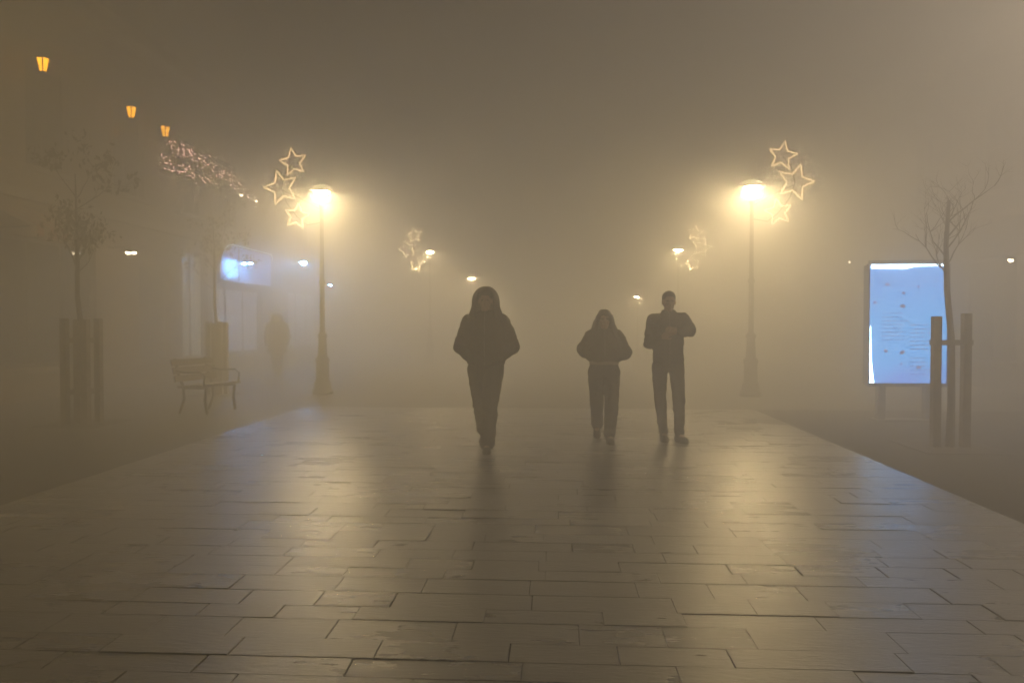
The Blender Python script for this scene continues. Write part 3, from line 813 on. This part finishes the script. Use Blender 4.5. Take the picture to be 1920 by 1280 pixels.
def hood(parent, hd, nk, m, cloth):
    W_, D_, T_ = cloth['hood']
    me = MB(); n, mm = 26, 18
    c = hd + Vector((0, 0.025, -0.015))
    vs = []; fs = []
    zb_ = nk.z - 0.05 - c.z
    for i in range(mm+1):
        u = i/mm
        ph = -0.9 + u*(math.pi/2+0.9)
        for k_ in range(n+1):
            a_ = math.radians(-90+38) + math.radians(360-76)*k_/n
            flare = (1.0 + 0.55*max(0.0, -ph-0.25))/max(0.8, math.cos(min(ph, 0)))
            open_ = 1.0
            vs.append(c + Vector((W_*math.cos(ph)**0.95*math.cos(a_)*flare if ph < math.pi/2-1e-3 else 0, D_*(max(0,math.cos(ph))**0.95)*math.sin(a_)*flare if ph < math.pi/2-1e-3 else -0.02, T_*math.sin(ph) if ph > 0 else zb_*(-ph/0.9))))
    for i in range(mm):
        for k_ in range(n):
            q = i*(n+1)+k_; fs.append((q, q+1, q+n+2, q+n+1))
    me.add(vs, fs); o_ = me.build('hood', m, parent, True)
    sd_ = o_.modifiers.new('thickness', 'SOLIDIFY'); sd_.thickness = 0.022; sd_.offset = 0
    ss_ = o_.modifiers.new('round', 'SUBSURF'); ss_.levels = 1; ss_.render_levels = 1
def short_hair(t, hd, nk, m):
    h_ = MB(); h_.ball(hd+Vector((0,0.022,0.045)), (0.082,0.098,0.084)); h_.ball(hd+Vector((0,0.045,-0.005)), (0.078,0.072,0.075)); h_.ball(hd+Vector((0.0,-0.035,0.085)), (0.06,0.055,0.035))
    remeshed(h_, 'hair', m, t, 0.009, 2, 0.5, 0.012)
def long_hair(t, hd, nk, m):
    h_ = MB(); h_.ball(hd+Vector((0,0.022,0.040)), (0.086,0.102,0.088))
    h_.loft([(hd.z-0.42,0.20,0.065,0,0.10),(hd.z-0.28,0.21,0.085,0,0.085),(hd.z-0.14,0.165,0.09,0,0.065),(hd.z-0.03,0.118,0.095,0,0.045),(hd.z+0.05,0.09,0.095,0,0.03)])
    for sx in (-1, 1):
        h_.capsule(hd+Vector((sx*0.075,-0.01,0.03)), 0.03, hd+Vector((sx*0.10,-0.03,-0.13)), 0.036); h_.capsule(hd+Vector((sx*0.10,-0.03,-0.13)), 0.036, hd+Vector((sx*0.15,-0.075,-0.33)), 0.032)
        h_.capsule(hd+Vector((sx*0.11,0.0,-0.10)), 0.036, hd+Vector((sx*0.18,-0.03,-0.30)), 0.036)
    remeshed(h_, 'hair', m, t, 0.009, 3, 0.5, 0.030)

black_cloth = mat('black_padded_cloth', (0.010, 0.010, 0.011), 0.8, var=0.3, scale=10, bump=0.5, bscale=14, spec=0.25)
dark_denim = mat('dark_denim', (0.012, 0.013, 0.016), 0.85, var=0.3, scale=12, bump=0.4, bscale=18, spec=0.2)
brown_cloth = mat('dark_brown_padded_cloth', (0.026, 0.019, 0.014), 0.8, var=0.3, scale=10, bump=0.5, bscale=14, spec=0.25)
grey_cloth = mat('dark_grey_cloth', (0.022, 0.023, 0.024), 0.85, var=0.3, scale=10, bump=0.4, bscale=16, spec=0.2)
grey_denim = mat('grey_denim', (0.030, 0.032, 0.035), 0.85, var=0.3, scale=12, bump=0.4, bscale=18, spec=0.2)
shoe_black = mat('black_shoe_leather', (0.008, 0.008, 0.008), 0.85, spec=0.15)
hair_dark = mat('dark_hair', (0.012, 0.009, 0.007), 0.5, var=0.4, scale=40, bump=0.5, bscale=60)
DN = (0, 0, -1)
# hooded walker, hands in the jacket pockets, one foot in front of the other
J1 = dict(head=(0,-0.02,1.655), neck=(0,0.01,1.50), pelvis=(0,0,0.95), shoulder_l=(0.185,0.01,1.42), shoulder_r=(-0.185,0.01,1.42),
          elbow_l=(0.295,0.09,1.145), elbow_r=(-0.295,0.09,1.145), wrist_l=(0.165,-0.085,1.03), wrist_r=(-0.165,-0.085,1.03),
          hand_l=(-0.9,0.25,-0.25), hand_r=(0.9,0.25,-0.25), palm_l=(0,1,0), palm_r=(0,1,0),
          hip_l=(0.092,0,0.90), hip_r=(-0.092,0,0.90), knee_l=(0.062,-0.17,0.50), knee_r=(-0.058,0.02,0.50),
          ankle_l=(0.034,-0.24,0.098), ankle_r=(-0.040,0.30,0.16), foot_l=(0.05,-1,0.0), foot_r=(-0.05,-0.86,-0.42))
g1 = on_ground(907, 848)
C1 = dict(leg=1.2, cuff=0.084, torso=[(0.945,0.200,0.150,0,0),(0.97,0.212,0.160,0,0),(1.05,0.205,0.158,0,0),(1.22,0.205,0.160,0,0),(1.38,0.205,0.155,0,0.005),(1.47,0.175,0.125,0,0.01),(1.53,0.10,0.09,0,0.01)],
          sleeve=(0.085,0.085,0.064), hood=(0.146,0.155,0.168))
person('walker in a black hooded padded jacket with hands in pockets', (g1.x, g1.y+0.24, 0), 0, J1, C1, hair_dark, short_hair, black_cloth, black_cloth, shoe_black, hooded=True)
# long-haired walker in a short padded jacket
J2 = dict(head=(0,-0.02,1.452), neck=(0,0.01,1.31), pelvis=(0,0,0.86), shoulder_l=(0.155,0.01,1.245), shoulder_r=(-0.155,0.01,1.245),
          elbow_l=(0.262,0.08,1.05), elbow_r=(-0.245,0.08,1.08), wrist_l=(0.155,-0.085,1.02), wrist_r=(-0.150,-0.085,1.02),
          hand_l=(-0.9,0.25,0.05), hand_r=(0.9,0.25,0.05), palm_l=(0,1,0), palm_r=(0,1,0),
          hip_l=(0.085,0,0.82), hip_r=(-0.085,0,0.82), knee_l=(0.080,-0.12,0.455), knee_r=(-0.082,0.03,0.455),
          ankle_l=(0.055,-0.17,0.095), ankle_r=(-0.065,0.28,0.15), foot_l=(0.10,-1,0.0), foot_r=(-0.08,-0.9,-0.36))
g2 = on_ground(1134, 830)
C2 = dict(leg=1.12, cuff=0.068, hand=0.9, torso=[(0.955,0.190,0.150,0,0),(0.975,0.205,0.165,0,0),(1.06,0.215,0.170,0,0),(1.18,0.195,0.16,0,0),(1.27,0.150,0.12,0,0.01),(1.34,0.09,0.085,0,0.01)], sleeve=(0.085,0.080,0.058))
p2 = person('long-haired walker in a short brown padded jacket and grey trousers', (g2.x, g2.y+0.17, 0), 0, J2, C2, hair_dark, long_hair, brown_cloth, grey_denim, shoe_black)
shirt = MB().loft([(0.915,0.172,0.128,0,0),(0.93,0.176,0.132,0,0),(0.965,0.172,0.128,0,0)], 24, 2.2).build('shirt_hem', mat('pale_shirt', (0.35,0.30,0.25), 0.9), p2, True)
# short-haired walker, forearms raised before the chest
J3 = dict(head=(0.005,-0.02,1.665), neck=(0,0.01,1.515), pelvis=(0.0,0,0.95), shoulder_l=(0.180,0.01,1.455), shoulder_r=(-0.180,0.01,1.445),
          elbow_l=(0.255,-0.06,1.315), elbow_r=(-0.215,0.05,1.17), wrist_l=(0.075,-0.25,1.31), wrist_r=(-0.10,-0.20,1.24),
          hand_l=(-0.75,-0.35,0.15), hand_r=(0.7,-0.45,0.45), palm_l=(0,1,0.1), palm_r=(0,1,-0.1),
          hip_l=(0.098,0,0.90), hip_r=(-0.098,0,0.90), knee_l=(0.120,-0.06,0.50), knee_r=(-0.090,0.01,0.50),
          ankle_l=(0.122,-0.10,0.098), ankle_r=(-0.050,0.0,0.098), foot_l=(0.42,-0.9,0.0), foot_r=(0.05,-1,0.0))
g3 = on_ground(1252, 826)
C3 = dict(leg=0.98, cuff=0.052, torso=[(0.93,0.172,0.125,0,0),(0.95,0.182,0.134,0,0),(1.05,0.178,0.130,0,0),(1.22,0.180,0.132,0,0),(1.38,0.190,0.135,0,0.005),(1.47,0.150,0.110,0,0.01),(1.54,0.075,0.075,0,0.01)], sleeve=(0.075,0.070,0.056))
person('short-haired walker in a dark grey jacket with forearms raised to the chest', (g3.x, g3.y, 0), 0, J3, C3, hair_dark, short_hair, grey_cloth, grey_cloth, shoe_black, curl=0.9)
# a faint figure in a long coat before the lit shop
J4 = dict(head=(0,-0.02,1.575), neck=(0,0.01,1.42), pelvis=(0,0,0.90), shoulder_l=(0.195,0.01,1.36), shoulder_r=(-0.195,0.01,1.36),
          elbow_l=(0.285,0.05,1.08), elbow_r=(-0.285,0.05,1.08), wrist_l=(0.25,-0.06,0.86), wrist_r=(-0.25,-0.06,0.86),
          hand_l=(-0.2,-0.2,-1), hand_r=(0.2,-0.2,-1), palm_l=(-1,0,0), palm_r=(1,0,0),
          hip_l=(0.09,0,0.86), hip_r=(-0.09,0,0.86), knee_l=(0.09,-0.08,0.48), knee_r=(-0.09,0.02,0.48),
          ankle_l=(0.07,-0.10,0.098), ankle_r=(-0.08,0.18,0.12), foot_l=(0.1,-1,0.0), foot_r=(-0.08,-0.93,-0.25))
g4 = on_y(520, 706, 20.0)
C4 = dict(leg=1.05, cuff=0.066, torso=[(0.62,0.25,0.18,0,0),(0.66,0.26,0.19,0,0),(0.90,0.24,0.175,0,0),(1.15,0.225,0.165,0,0),(1.30,0.215,0.155,0,0.005),(1.39,0.165,0.12,0,0.01),(1.45,0.10,0.09,0,0.01)], sleeve=(0.092,0.085,0.065), hood=(0.150,0.155,0.150))
person('faint hooded figure in a long dark coat before the lit shop', (g4.x, 20.0, 0), math.radians(10), J4, C4, hair_dark, short_hair, black_cloth, black_cloth, shoe_black, hooded=True)

# ------------------------------------------------------------------ haze: the fog that fills the street
me = MB().box((0, 43.5, 3.65), (47, 114, 9.7)).mesh('haze')
hm = bpy.data.materials.new('fog_air'); hm.use_nodes = True
n = hm.node_tree.nodes; l = hm.node_tree.links; n.clear()
pvn = n.new('ShaderNodeVolumePrincipled'); ou = n.new('ShaderNodeOutputMaterial')
pvn.inputs['Color'].default_value = (0.92, 0.915, 0.91, 1)
pvn.inputs['Density'].default_value = FOG_DENSITY
pvn.inputs['Anisotropy'].default_value = FOG_G
l.new(pvn.outputs[0], ou.inputs['Volume'])
try: hm.cycles.homogeneous_volume = True
except Exception: pass
me.materials.append(hm)
o = link('haze', me); tag(o, 'grey brown night fog filling the whole street', 'fog', kind='stuff')
